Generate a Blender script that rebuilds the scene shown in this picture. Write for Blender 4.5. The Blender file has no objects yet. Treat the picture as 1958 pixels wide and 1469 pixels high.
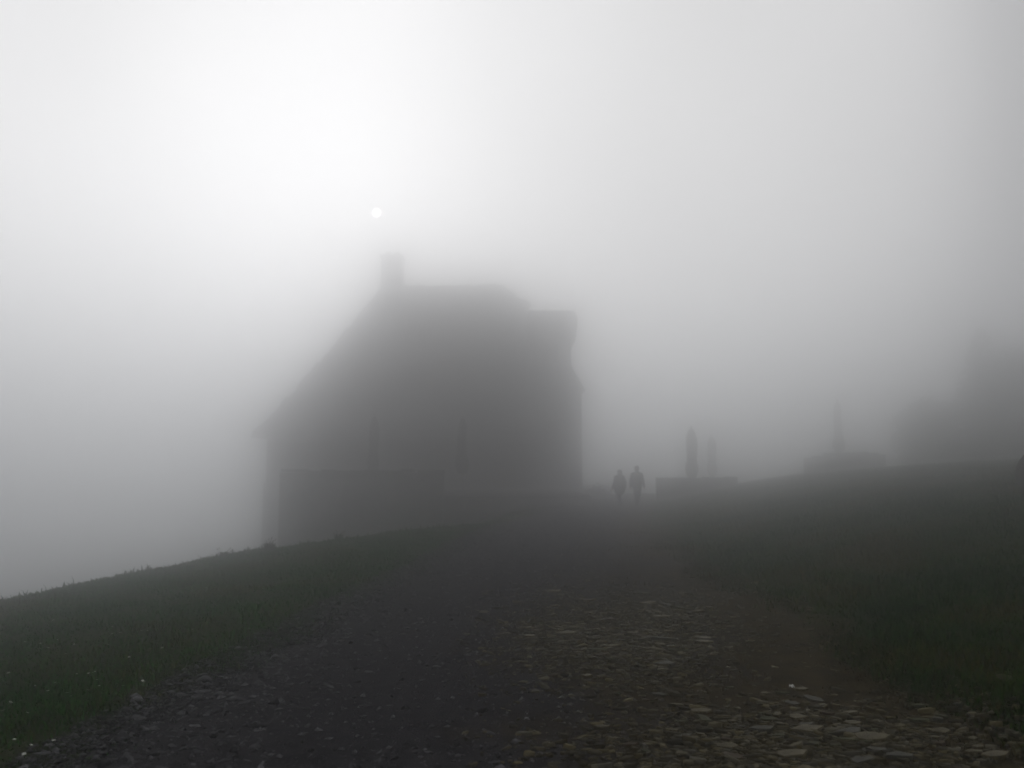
import bpy, bmesh, math, random
import numpy as np
from mathutils import Vector, Matrix

R = math.radians
sc = bpy.context.scene
COL = sc.collection

# ------------------------------------------------------------------ camera
cam = bpy.data.cameras.new('camera')
cam.sensor_width = 36.0
cam.lens = 36.0 * 1600.0 / 1958.0
cam.clip_start = 0.05
cam.clip_end = 6000.0
camo = bpy.data.objects.new('camera', cam)
COL.objects.link(camo)
camo.location = (0, 0, 1.6)
camo.rotation_euler = (R(95.93), 0, 0)
sc.camera = camo
cam.dof.use_dof = True               # phone focused on the stones of the path
cam.dof.focus_distance = 6.5
cam.dof.aperture_fstop = 1.5

# ------------------------------------------------------------------ sky and sun
SUN_EL, SUN_AZ = R(17.27), R(-9.44)
w = bpy.data.worlds.new('World')
sc.world = w
w.use_nodes = True
nt = w.node_tree
bg = nt.nodes['Background']
sky = nt.nodes.new('ShaderNodeTexSky')
sky.sky_type = 'NISHITA'
sky.sun_disc = True                 # the pale disc that shows through the fog; its light is negligible
sky.sun_intensity = 0.0007
sky.sun_size = R(0.53)
sky.sun_elevation = SUN_EL
sky.sun_rotation = SUN_AZ
sky.dust_density = 1.8
sky.air_density = 10.0
hs = nt.nodes.new('ShaderNodeHueSaturation')
hs.inputs['Saturation'].default_value = 0.03
nt.links.new(sky.outputs[0], hs.inputs['Color'])
veil = nt.nodes.new('ShaderNodeMixRGB')
veil.blend_type = 'ADD'
veil.inputs[0].default_value = 1.0
veil.inputs[2].default_value = (4.4, 4.48, 4.7, 1)       # even high cloud above the fog
nt.links.new(hs.outputs[0], veil.inputs[1])
# broad soft unevenness of the cloud, the same all round the sky
tc = nt.nodes.new('ShaderNodeTexCoord')
nz = nt.nodes.new('ShaderNodeTexNoise')
nz.noise_dimensions = '4D'
nz.inputs['W'].default_value = 80.83
nz.inputs['Scale'].default_value = 2.2
nz.inputs['Detail'].default_value = 2.0
nz.inputs['Roughness'].default_value = 0.4
rp = nt.nodes.new('ShaderNodeMapRange')
rp.inputs['From Min'].default_value = 0.25
rp.inputs['From Max'].default_value = 0.6
rp.inputs['To Min'].default_value = 0.50
rp.inputs['To Max'].default_value = 1.16
mulc = nt.nodes.new('ShaderNodeMixRGB')
mulc.blend_type = 'MULTIPLY'
mulc.inputs[0].default_value = 1.0
nt.links.new(tc.outputs['Generated'], nz.inputs['Vector'])
nt.links.new(nz.outputs['Fac'], rp.inputs['Value'])
nt.links.new(veil.outputs[0], mulc.inputs[1])
nt.links.new(rp.outputs[0], mulc.inputs[2])
nt.links.new(mulc.outputs[0], bg.inputs['Color'])
bg.inputs['Strength'].default_value = 0.082

sunl = bpy.data.lights.new('sun', 'SUN')
sunl.energy = 1.05
sunl.angle = R(75)
sunl.color = (1, 0.99, 0.98)
suno = bpy.data.objects.new('sun', sunl)
COL.objects.link(suno)
sd = Vector((math.sin(SUN_AZ) * math.cos(SUN_EL), math.cos(SUN_AZ) * math.cos(SUN_EL), math.sin(SUN_EL)))
suno.rotation_euler = (-sd).to_track_quat('-Z', 'Y').to_euler()

vs = sc.view_settings
vs.view_transform = 'Standard'
vs.look = 'None'
vs.gamma = 1.0
vs.use_curve_mapping = False
vs.exposure = -0.72
sc.cycles.max_bounces = 28
sc.cycles.diffuse_bounces = 2
sc.cycles.glossy_bounces = 2
sc.cycles.transmission_bounces = 3
sc.cycles.volume_bounces = 24
sc.cycles.use_denoising = True
sc.cycles.use_adaptive_sampling = True
sc.cycles.adaptive_threshold = 0.01

# ------------------------------------------------------------------ materials
MATS = {}
def mat(name, c1, c2=None, scale=4.0, rough=0.95, spec=0.04, bump=0.0, bscale=30.0, tint=False, detail=4.0):
    if name in MATS:
        return MATS[name]
    m = bpy.data.materials.new(name)
    m.use_nodes = True
    t = m.node_tree
    b = t.nodes['Principled BSDF']
    b.inputs['Roughness'].default_value = rough
    b.inputs['Specular IOR Level'].default_value = spec
    co = t.nodes.new('ShaderNodeTexCoord')
    n = t.nodes.new('ShaderNodeTexNoise')
    n.inputs['Scale'].default_value = scale
    n.inputs['Detail'].default_value = detail
    t.links.new(co.outputs['Object'], n.inputs['Vector'])
    r = t.nodes.new('ShaderNodeValToRGB')
    r.color_ramp.elements[0].position = 0.35
    r.color_ramp.elements[1].position = 0.68
    r.color_ramp.elements[0].color = (*c1, 1)
    r.color_ramp.elements[1].color = (*(c2 or [x * 1.5 for x in c1]), 1)
    t.links.new(n.outputs['Fac'], r.inputs[0])
    src = r.outputs[0]
    if tint:
        a = t.nodes.new('ShaderNodeAttribute')
        a.attribute_name = 'tint'
        mm = t.nodes.new('ShaderNodeMixRGB')
        mm.blend_type = 'MULTIPLY'
        mm.inputs[0].default_value = 1
        t.links.new(src, mm.inputs[1])
        t.links.new(a.outputs['Color'], mm.inputs[2])
        src = mm.outputs[0]
    t.links.new(src, b.inputs['Base Color'])
    if bump:
        bn = t.nodes.new('ShaderNodeTexNoise')
        bn.inputs['Scale'].default_value = bscale
        bn.inputs['Detail'].default_value = 5
        t.links.new(co.outputs['Object'], bn.inputs['Vector'])
        bp = t.nodes.new('ShaderNodeBump')
        bp.inputs['Strength'].default_value = bump
        bp.inputs['Distance'].default_value = 0.03
        t.links.new(bn.outputs['Fac'], bp.inputs['Height'])
        t.links.new(bp.outputs[0], b.inputs['Normal'])
    MATS[name] = m
    return m

M_soil = mat('turf_soil', (0.010, 0.018, 0.005), (0.028, 0.030, 0.010), scale=1.3, bump=0.8, bscale=40)
M_blade = mat('grass_blade', (0.80, 0.80, 0.80), (1.0, 1.0, 1.0), scale=3, tint=True, spec=0.0, rough=0.9)
M_gravel = mat('gravel_stone', (0.8, 0.8, 0.8), (1.0, 1.0, 1.0), scale=25, tint=True, spec=0.03, rough=0.8)
M_flag = mat('flagstone', (0.066, 0.056, 0.030), (0.150, 0.128, 0.075), scale=2.2, bump=0.5, bscale=35, spec=0.15, rough=0.6)
M_wall = mat('rubble_wall', (0.10, 0.097, 0.095), (0.17, 0.165, 0.16), scale=3, bump=0.8, bscale=5)
M_plaster = mat('grey_plaster', (0.11, 0.105, 0.105), (0.15, 0.145, 0.14), scale=0.8, bump=0.2)
M_stonebase = mat('stone_base', (0.09, 0.085, 0.085), (0.17, 0.16, 0.16), scale=2.5, bump=0.8, bscale=4)
M_roof = mat('slate_roof', (0.055, 0.052, 0.055), (0.095, 0.09, 0.09), scale=1.6, bump=0.5, bscale=6)
M_wood = mat('dark_timber', (0.05, 0.035, 0.025), (0.09, 0.065, 0.045), scale=6, bump=0.3)
M_glass = mat('window_glass', (0.02, 0.022, 0.025), (0.03, 0.032, 0.035), rough=0.1, spec=0.5)
M_metal = mat('dull_metal', (0.10, 0.10, 0.10), (0.16, 0.16, 0.16), rough=0.5, spec=0.4)
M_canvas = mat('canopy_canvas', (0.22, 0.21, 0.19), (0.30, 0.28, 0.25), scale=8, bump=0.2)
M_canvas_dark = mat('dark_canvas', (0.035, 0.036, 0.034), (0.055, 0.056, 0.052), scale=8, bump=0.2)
M_bark = mat('bark', (0.03, 0.024, 0.018), (0.06, 0.05, 0.04), scale=9, bump=0.8)
M_leaf = mat('leaf', (0.8, 0.8, 0.8), (1, 1, 1), scale=4, tint=True, spec=0.1)
M_rock = mat('boulder_rock', (0.035, 0.028, 0.026), (0.085, 0.07, 0.065), scale=5, bump=1.0, bscale=14)
M_petal = mat('white_petal', (0.75, 0.75, 0.68), (0.85, 0.85, 0.8), scale=30, rough=0.8)
M_paper = mat('white_paper', (0.78, 0.77, 0.72), (0.86, 0.85, 0.82), scale=40, rough=0.7)
M_skin = mat('skin', (0.36, 0.22, 0.16), (0.42, 0.27, 0.2), scale=12)
M_coat = mat('coat_cloth', (0.10, 0.09, 0.09), (0.14, 0.125, 0.125), scale=14, bump=0.3)
M_jacket = mat('jacket_cloth', (0.07, 0.072, 0.075), (0.10, 0.10, 0.105), scale=14, bump=0.3)
M_trouser = mat('trouser_cloth', (0.025, 0.027, 0.034), (0.04, 0.042, 0.05), scale=14, bump=0.3)
M_shoe = mat('shoe_leather', (0.015, 0.013, 0.012), (0.03, 0.026, 0.022), scale=14)
M_hair = mat('hair', (0.02, 0.014, 0.01), (0.04, 0.028, 0.02), scale=30)

# path: dark violet-grey grit on the left, brown trodden earth and moss on the right
def path_material():
    m = bpy.data.materials.new('path_grit')
    m.use_nodes = True
    t = m.node_tree
    b = t.nodes['Principled BSDF']
    b.inputs['Roughness'].default_value = 0.95
    b.inputs['Specular IOR Level'].default_value = 0.04
    co = t.nodes.new('ShaderNodeTexCoord')
    def noise(s, d=5):
        n = t.nodes.new('ShaderNodeTexNoise')
        n.inputs['Scale'].default_value = s
        n.inputs['Detail'].default_value = d
        t.links.new(co.outputs['Object'], n.inputs['Vector'])
        return n
    def ramp(n, a, c, p0=.35, p1=.65):
        r = t.nodes.new('ShaderNodeValToRGB')
        r.color_ramp.elements[0].position = p0
        r.color_ramp.elements[1].position = p1
        r.color_ramp.elements[0].color = (*a, 1)
        r.color_ramp.elements[1].color = (*c, 1)
        t.links.new(n.outputs['Fac'], r.inputs[0])
        return r
    grit = ramp(noise(9, 8), (0.016, 0.015, 0.017), (0.036, 0.034, 0.036))
    earth = ramp(noise(5, 8), (0.016, 0.013, 0.006), (0.050, 0.038, 0.018))
    a = t.nodes.new('ShaderNodeAttribute')
    a.attribute_name = 'across'
    big = noise(0.9, 4)
    add = t.nodes.new('ShaderNodeMath'); add.operation = 'MULTIPLY_ADD'
    add.inputs[1].default_value = 1.1
    t.links.new(big.outputs['Fac'], add.inputs[0])
    t.links.new(a.outputs['Fac'], add.inputs[2])
    mr = t.nodes.new('ShaderNodeMapRange')
    mr.inputs['From Min'].default_value = 0.62
    mr.inputs['From Max'].default_value = 0.98
    t.links.new(add.outputs[0], mr.inputs['Value'])
    mx = t.nodes.new('ShaderNodeMixRGB')
    t.links.new(mr.outputs[0], mx.inputs[0])
    t.links.new(grit.outputs[0], mx.inputs[1])
    t.links.new(earth.outputs[0], mx.inputs[2])
    t.links.new(mx.outputs[0], b.inputs['Base Color'])
    bn = noise(55, 6)
    bp = t.nodes.new('ShaderNodeBump')
    bp.inputs['Strength'].default_value = 0.9
    bp.inputs['Distance'].default_value = 0.02
    t.links.new(bn.outputs['Fac'], bp.inputs['Height'])
    t.links.new(bp.outputs[0], b.inputs['Normal'])
    return m
M_path = path_material()

# ------------------------------------------------------------------ object helpers
def tag(o, label=None, cat=None, group=None, kind=None):
    if label: o['label'] = label
    if cat: o['category'] = cat
    if group: o['group'] = group
    if kind: o['kind'] = kind
    return o

def empty(name, loc, rz=0.0):
    o = bpy.data.objects.new(name, None)
    o.empty_display_size = 0.2
    COL.objects.link(o)
    o.location = loc
    o.rotation_euler = (0, 0, rz)
    return o

def obj(name, me, m, parent=None, smooth=False):
    o = bpy.data.objects.new(name, me)
    COL.objects.link(o)
    if m is not None and not me.materials:
        me.materials.append(m)
    if parent is not None:
        o.parent = parent
    if smooth:
        me.polygons.foreach_set('use_smooth', [True] * len(me.polygons))
    return o

def fast_mesh(name, V, T, tint=None):
    V = np.asarray(V, dtype=np.float32)
    T = np.asarray(T, dtype=np.int32)
    me = bpy.data.meshes.new(name)
    me.vertices.add(len(V))
    me.vertices.foreach_set('co', V.ravel())
    k = T.shape[1]
    me.loops.add(T.size)
    me.loops.foreach_set('vertex_index', T.ravel())
    me.polygons.add(len(T))
    me.polygons.foreach_set('loop_start', np.arange(0, T.size, k, dtype=np.int32))
    me.update(calc_edges=True)
    if tint is not None:
        a = me.attributes.new('tint', 'FLOAT_COLOR', 'POINT')
        c = np.ones((len(V), 4), dtype=np.float32)
        c[:, :3] = tint
        a.data.foreach_set('color', c.ravel())
    me.validate()
    return me

class MB:
    def __init__(s):
        s.v, s.f = [], []
    def box(s, x0, y0, z0, x1, y1, z1):
        k = len(s.v)
        s.v += [(x0, y0, z0), (x1, y0, z0), (x1, y1, z0), (x0, y1, z0), (x0, y0, z1), (x1, y0, z1), (x1, y1, z1), (x0, y1, z1)]
        s.f += [tuple(k + i for i in q) for q in ((3, 2, 1, 0), (4, 5, 6, 7), (0, 1, 5, 4), (1, 2, 6, 5), (2, 3, 7, 6), (3, 0, 4, 7))]
        return s
    def poly(s, pts, faces):
        k = len(s.v)
        s.v += [tuple(p) for p in pts]
        s.f += [tuple(k + i for i in q) for q in faces]
        return s
    def tube(s, pts, rad, n=10):
        k0 = len(s.v)
        pts = [Vector(p) for p in pts]
        for i, p in enumerate(pts):
            d = (pts[min(i + 1, len(pts) - 1)] - pts[max(i - 1, 0)]).normalized()
            u = d.orthogonal().normalized()
            if abs(d.z) > .7:
                u = (Vector((1, 0, 0)) - d * d.x).normalized()
            q = d.cross(u)
            r = rad[i] if hasattr(rad, '__len__') else rad
            for j in range(n):
                a = 2 * math.pi * j / n
                s.v.append(tuple(p + u * (r * math.cos(a)) + q * (r * math.sin(a))))
        for i in range(len(pts) - 1):
            for j in range(n):
                a, b = k0 + i * n + j, k0 + i * n + (j + 1) % n
                s.f.append((a, b, b + n, a + n))
        s.f.append(tuple(k0 + j for j in reversed(range(n))))
        s.f.append(tuple(k0 + (len(pts) - 1) * n + j for j in range(n)))
        return s
    def build(s, name, m, parent=None, smooth=False, bevel=0.0):
        me = bpy.data.meshes.new(name)
        me.from_pydata(s.v, [], s.f)
        me.update()
        o = obj(name, me, m, parent, smooth)
        if bevel:
            b = o.modifiers.new('bevel', 'BEVEL')
            b.width = bevel
            b.segments = 2
            b.limit_method = 'ANGLE'
        return o

# value noise for the terrain and for scatter
_rng = np.random.default_rng(7)
_tab = _rng.random((256, 256))
def vnoise(x, y):
    x = np.asarray(x, float); y = np.asarray(y, float)
    xi = np.floor(x).astype(int); yi = np.floor(y).astype(int)
    fx = x - xi; fy = y - yi
    fx = fx * fx * (3 - 2 * fx); fy = fy * fy * (3 - 2 * fy)
    g = lambda a, b: _tab[a % 256, b % 256]
    return (g(xi, yi) * (1 - fx) + g(xi + 1, yi) * fx) * (1 - fy) + (g(xi, yi + 1) * (1 - fx) + g(xi + 1, yi + 1) * fx) * fy
def fbm(x, y, o=4):
    s, a, t = 0, 1, 0
    for i in range(o):
        s = s + a * vnoise(x * 2 ** i + 17 * i, y * 2 ** i + 31 * i); t += a; a *= .5
    return s / t

# ------------------------------------------------------------------ the lie of the land
def softplus(x, k):
    return np.logaddexp(0, x / k) * k
def path_mid(y):
    yy = np.clip(y, 0, 70)
    return 0.2 + 0.0027 * yy ** 2
def path_half(y):
    return np.interp(y, [0, 5, 14, 23, 70], [2.75, 2.7, 2.25, 2.2, 2.2])
def H(x, y):
    x = np.asarray(x, float); y = np.asarray(y, float)
    xl = path_mid(y) - path_half(y)
    xr = path_mid(y) + path_half(y)
    xc = np.interp(y, [-30, 5, 11, 18, 22, 25, 28, 34, 80], [-8.2, -8.0, -7.5, -6.3, -4.7, -2.9, -0.9, 0.3, 1.0])
    left = -0.02 * softplus(xl - x, 0.3)
    left = np.maximum(left, -0.6)
    drop = softplus(xc - x, 0.6) * 0.33
    drop = 27 * (1 - np.exp(-drop / 27))
    s = softplus(x - (xr + 0.6), 0.5)
    right = 2.5 * (1 - np.exp(-0.27 * s / 2.5))
    return left - drop + right - 25 * (1 - np.exp(-0.10 * softplus(y - 66, 3) / 25))
def Hn(x, y):
    d = np.hypot(x, y)
    a = np.clip(1 - d / 60, 0, 1)
    xl = path_mid(y) - path_half(y); xr = path_mid(y) + path_half(y)
    off = np.clip(np.maximum(xl - x, x - xr) / 1.2, 0, 1)
    n = (fbm(np.asarray(x) * .55 + 50, np.asarray(y) * .55 + 50, 4) - .5)
    return H(x, y) + n * (0.05 + 0.20 * off) * a

def graded(segs):
    out = []
    for a, b, st in segs:
        out.append(np.arange(a, b, st))
    return np.concatenate(out + [np.array([segs[-1][1]])])
gx = np.concatenate([-np.geomspace(16.2, 380, 26)[::-1], np.arange(-16, 24, 0.16), np.geomspace(24.2, 380, 26)])
gy = np.concatenate([-np.geomspace(3, 380, 22)[::-1], np.arange(-2.8, 22, 0.16), np.arange(22, 60, 0.4), np.geomspace(60.5, 380, 26)])
GX, GY = np.meshgrid(gx, gy)
GZ = Hn(GX, GY)
nx, ny = len(gx), len(gy)
ii = (np.arange(ny - 1)[:, None] * nx + np.arange(nx - 1)[None, :]).ravel()
me = fast_mesh('ground', np.stack([GX, GY, GZ], -1).reshape(-1, 3), np.stack([ii, ii + 1, ii + nx + 1, ii + nx], -1))
ground = obj('ground', me, M_soil, smooth=True)
tag(ground, 'grassy hillside falling away on the left and rising on the right', kind='structure')

# the path, a ragged-edged sheet on the ground
py_ = np.concatenate([np.arange(0.5, 22, 0.12), np.arange(22, 66, 0.35)])
pu = np.linspace(-1, 1, 64)
PU, PY = np.meshgrid(pu, py_)
jl = (fbm(py_ * .8 + 3, py_ * 0 + 9, 5) - .5) * 1.1
jr = (fbm(py_ * .7 + 40, py_ * 0 + 77, 5) - .5) * 1.3
half = path_half(PY) + np.where(PU < 0, jl[:, None], jr[:, None]) * np.abs(PU)
PX = path_mid(PY) + PU * half
lift = 0.022 * np.clip((1 - np.abs(PU)) / 0.12, 0, 1) - 0.008
ruts = -0.025 * (np.exp(-((PX - path_mid(PY) + 1.35) / .28) ** 2) + np.exp(-((PX - path_mid(PY) - 0.15) / .3) ** 2))
PZ = Hn(PX, PY) + lift + 0.02 + ruts * np.clip((1 - np.abs(PU)) / .2, 0, 1) * .6
def path_z(x, y):
    d = np.asarray(x) - path_mid(np.asarray(y))
    return Hn(x, y) + 0.034 - 0.015 * (np.exp(-((d + 1.35) / .28) ** 2) + np.exp(-((d - 0.15) / .3) ** 2))
k = len(pu)
ii = (np.arange(len(py_) - 1)[:, None] * k + np.arange(k - 1)[None, :]).ravel()
me = fast_mesh('gravel_path', np.stack([PX, PY, PZ], -1).reshape(-1, 3), np.stack([ii, ii + 1, ii + k + 1, ii + k], -1))
at = me.attributes.new('across', 'FLOAT', 'POINT')
at.data.foreach_set('value', (PU * 0.5 + 0.05 + np.clip((9 - PY) / 30, -.2, .2)).astype(np.float32).ravel())
path = obj('gravel_path', me, M_path, smooth=True)
tag(path, 'dark gravel path leading to the house with brown trodden earth on its right', kind='structure')

# ------------------------------------------------------------------ the house
def house():
    root = empty('mountain_house', (-6.21, 63.45, 0.25))
    root.scale = (1.35, 1.35, 1.35)
    inv = Vector((-4.6, 47, 0.6))
    def B(mb, name, m, parent=None, smooth=False, bevel=0.0):
        p = parent or root
        off = inv
        mb.v = [(a - off.x, b - off.y, c - off.z) for a, b, c in mb.v]
        return mb.build(name, m, p, smooth, bevel)
    # walls: stone base and plastered storey
    B(MB().box(-12.4, 42.0, -6.0, 0.88, 52.0, 1.0), 'base_wall', M_stonebase)
    B(MB().box(-12.3, 42.1, 1.0, 0.88, 51.9, 3.55), 'wall', M_plaster)
    # bell-cast hipped roof, cut to a half hip on the right
    e = 3.42
    P = [(-12.85, 41.5, e), (0.9, 41.5, e), (0.9, 52.5, e), (-12.85, 52.5, e),
         (-11.95, 42.6, 4.5), (0.9, 42.6, 4.5), (0.9, 51.4, 4.5), (-11.95, 51.4, 4.5),
         (-7.25, 47, 12.0), (-0.55, 47, 12.0), (0.9, 46.25, 10.75), (0.9, 47.75, 10.75),
         (-12.85, 41.5, e - .18), (0.9, 41.5, e - .18), (0.9, 52.5, e - .18), (-12.85, 52.5, e - .18)]
    F = [(0, 1, 5, 4), (4, 5, 10, 9, 8), (3, 0, 4, 7), (7, 4, 8), (2, 3, 7, 6), (6, 7, 8, 9, 11), (9, 10, 11),
         (1, 2, 6, 11, 10, 5), (12, 13, 1, 0), (15, 12, 0, 3), (14, 15, 3, 2), (13, 14, 2, 1), (15, 14, 13, 12)]
    roof = B(MB().poly(P, F), 'roof', M_roof)
    rr = random.Random(17)
    def cap_run(a, b, n, r, name):
        a, b = Vector(a), Vector(b)
        for i in range(n):
            p, q = a.lerp(b, i / n), a.lerp(b, (i + 1.12) / n)
            sag = -.10 * math.sin(math.pi * (i + .5) / n) + rr.uniform(-.06, .06)
            j = rr.uniform(.85, 1.5)
            B(MB().tube([p + Vector((0, 0, sag)), q + Vector((0, 0, sag + rr.uniform(-.04, .04)))], [r * j, r * j * 1.15], 7), name, M_roof, roof)
    cap_run((-7.35, 47, 12.02), (-0.5, 47, 12.02), 18, .15, 'ridge_tile')
    for a, b in (((-12.8, 41.55, 3.5), (-11.95, 42.6, 4.52)), ((-12.8, 52.45, 3.5), (-11.95, 51.4, 4.52))):
        cap_run(a, b, 4, .13, 'hip_tile')
    for a, b in (((-11.95, 42.6, 4.52), (-7.25, 47, 12.02)), ((-11.95, 51.4, 4.52), (-7.25, 47, 12.02))):
        cap_run(a, b, 22, .13, 'hip_tile')
    cap_run((-0.5, 47, 12.0), (0.9, 46.3, 10.8), 5, .13, 'hip_tile')
    B(MB().tube([(-12.9, 41.44, 3.3), (0.9, 41.44, 3.3)], 0.07, 8), 'gutter', M_metal, roof)
    # chimney
    ch = B(MB().box(-7.38, 46.2, 10.2, -6.22, 47.2, 13.55), 'chimney', M_stonebase, roof)
    B(MB().box(-7.46, 46.1, 13.55, -6.14, 47.3, 13.72), 'chimney_cap', M_stonebase, roof)
    for x in (-7.05, -6.55):
        B(MB().tube([(x, 46.7, 13.72), (x, 46.7, 14.0)], [0.16, 0.13], 10), 'chimney_pot', M_roof, roof)
    # wing on the right: tall narrow block with a capped top and a skirt roof
    B(MB().box(0.92, 41.7, -2.0, 3.48, 50.5, 5.62), 'wing_wall', M_stonebase)
    B(MB().box(0.92, 41.95, 6.4, 2.98, 50.3, 8.2), 'wing_upper_wall', M_plaster)
    sk = MB().poly([(0.9, 41.45, 5.6), (3.66, 41.45, 5.6), (3.66, 50.7, 5.6), (0.9, 50.7, 5.6),
                    (0.9, 41.94, 6.85), (3.0, 41.94, 6.85), (3.0, 50.31, 6.85), (0.9, 50.31, 6.85)],
                   [(0, 1, 5, 4), (1, 2, 6, 5), (2, 3, 7, 6), (3, 0, 4, 7), (3, 2, 1, 0), (4, 5, 6, 7)])
    B(sk, 'skirt_roof', M_roof)
    cp = MB().poly([(0.78, 41.75, 8.15), (3.2, 41.75, 8.15), (3.2, 50.5, 8.15), (0.78, 50.5, 8.15),
                    (0.72, 41.62, 9.2), (3.32, 41.62, 9.2), (3.32, 50.6, 9.2), (0.72, 50.6, 9.2),
                    (0.85, 42.0, 9.72), (3.18, 42.0, 9.72), (3.18, 50.2, 9.72), (0.85, 50.2, 9.72)],
                   [(0, 1, 5, 4), (1, 2, 6, 5), (2, 3, 7, 6), (3, 0, 4, 7), (4, 5, 9, 8), (5, 6, 10, 9), (6, 7, 11, 10), (7, 4, 8, 11), (3, 2, 1, 0), (8, 9, 10, 11)])
    B(cp, 'wing_roof', M_roof)
    # openings
    def window(x, z, wd, hg, y, shutters=True):
        f = B(MB().box(x - wd / 2, y - .05, z, x + wd / 2, y - .003, z + hg), 'window', M_wood, bevel=0.01)
        for dx in (-1, 1):
            B(MB().box(x + dx * wd / 4 - wd / 4 + .05, y - .06, z + .06, x + dx * wd / 4 + wd / 4 - .05, y - .053, z + hg - .06), 'pane', M_glass, f)
        B(MB().box(x - wd / 2 - .1, y - .14, z - .09, x + wd / 2 + .1, y - .003, z - .005), 'sill', M_stonebase, f)
        if shutters:
            for dx in (-1, 1):
                c = x + dx * (wd / 2 + .3)
                B(MB().box(c - .27, y - .07, z - .02, c + .27, y - .004, z + hg + .02), 'shutter', M_wood, f, bevel=0.008)
    for x in (-10.9, -8.4, -5.1, -2.6):
        window(x, 1.75, .95, 1.3, 42.1)
    window(2.0, 2.9, .8, 1.2, 41.7, False)
    window(1.95, 7.1, .8, .9, 41.95, False)
    d = B(MB().box(-0.95, 42.02, 0.72, 0.15, 42.097, 2.95), 'door', M_wood, bevel=0.01)
    B(MB().box(-0.85, 42.0, 0.84, 0.05, 42.017, 2.85), 'door_panel', M_wood, d)
    B(MB().tube([(-0.78, 41.96, 1.75), (-0.66, 41.96, 1.75)], 0.02, 8), 'handle', M_metal, d)
    # two small dormers on the front slope
    for x in (-9.0 + 1.5, -3.6):
        dm = B(MB().poly([(x - .8, 43.4, 5.75), (x + .8, 43.4, 5.75), (x + .8, 43.4, 6.9), (x, 43.4, 7.6), (x - .8, 43.4, 6.9),
                          (x - .8, 45.2, 6.9), (x + .8, 45.2, 6.9), (x, 45.2, 7.6), (x - .8, 45.2, 5.75), (x + .8, 45.2, 5.75)],
                         [(0, 1, 2, 3, 4), (2, 6, 7, 3), (3, 7, 5, 4), (1, 9, 6, 2), (8, 0, 4, 5), (8, 9, 1, 0), (5, 7, 6, 9, 8)]), 'dormer', M_wood, roof)
        B(MB().box(x - .4, 43.36, 6.0, x + .4, 43.397, 6.75), 'dormer_pane', M_glass, roof)
    tag(root, 'large steep-roofed mountain house looming through the fog with chimney and side wing', 'house')
    return root
house()

# ------------------------------------------------------------------ terrace in front of the house
t = MB().box(-10.4, 38.42, -6.5, 3.6, 56.6, 0.46)
o = t.build('terrace', M_stonebase)
tag(o, 'raised stone terrace platform below the house front', kind='structure')

def stone_wall(name, x0, x1, y0, y1, z0, z1, label, rz=0.0, steps=None):
    cx, cy = (x0 + x1) / 2, (y0 + y1) / 2
    root = empty(name, (cx, cy, z0), rz)
    hx, hy = (x1 - x0) / 2, (y1 - y0) / 2
    prof = steps or [(-hx, hx, z1 - z0)]
    wr = random.Random(int(abs(x0) * 10))
    for a, b, h in prof:
        MB().box(a + .004, -hy, 0, b - .004, hy, h - .12).build('wall', M_wall, root, bevel=0.02)
        n = max(1, int((b - a) / .6))
        wdt = (b - a) / n
        for i in range(n):
            q = wr.uniform(-.05, .035)
            e = wr.uniform(.03, .09)
            cs_ = MB().box(a + i * wdt + .006, -hy - e, h - .118, a + (i + 1) * wdt - .006, hy + e, h + q).build('coping_stone', M_wall, root, bevel=0.025)
            cs_.rotation_euler = (0, wr.uniform(-.012, .012), 0)
    tag(root, label, 'wall')
    return root
stone_wall('terrace_wall', -10.5, -3.1, 38.0, 38.4, -6.0, 1.64, 'tall grey stone terrace wall in front of the left half of the house')
stone_wall('garden_wall', 7.6, 11.8, 44.0, 44.5, -0.4, 1.27, 'low stone wall to the right of the two walkers')
stone_wall('garden_wall', 17.9, 22.7, 51.0, 51.6, 0.5, 2.72, 'low stone wall higher up the slope with a stepped left end', 0.0,
           [(-2.4, -1.9, 1.85), (-1.9, -1.2, 2.05), (-1.2, 2.0, 2.22), (2.0, 2.4, 2.05)])

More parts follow.
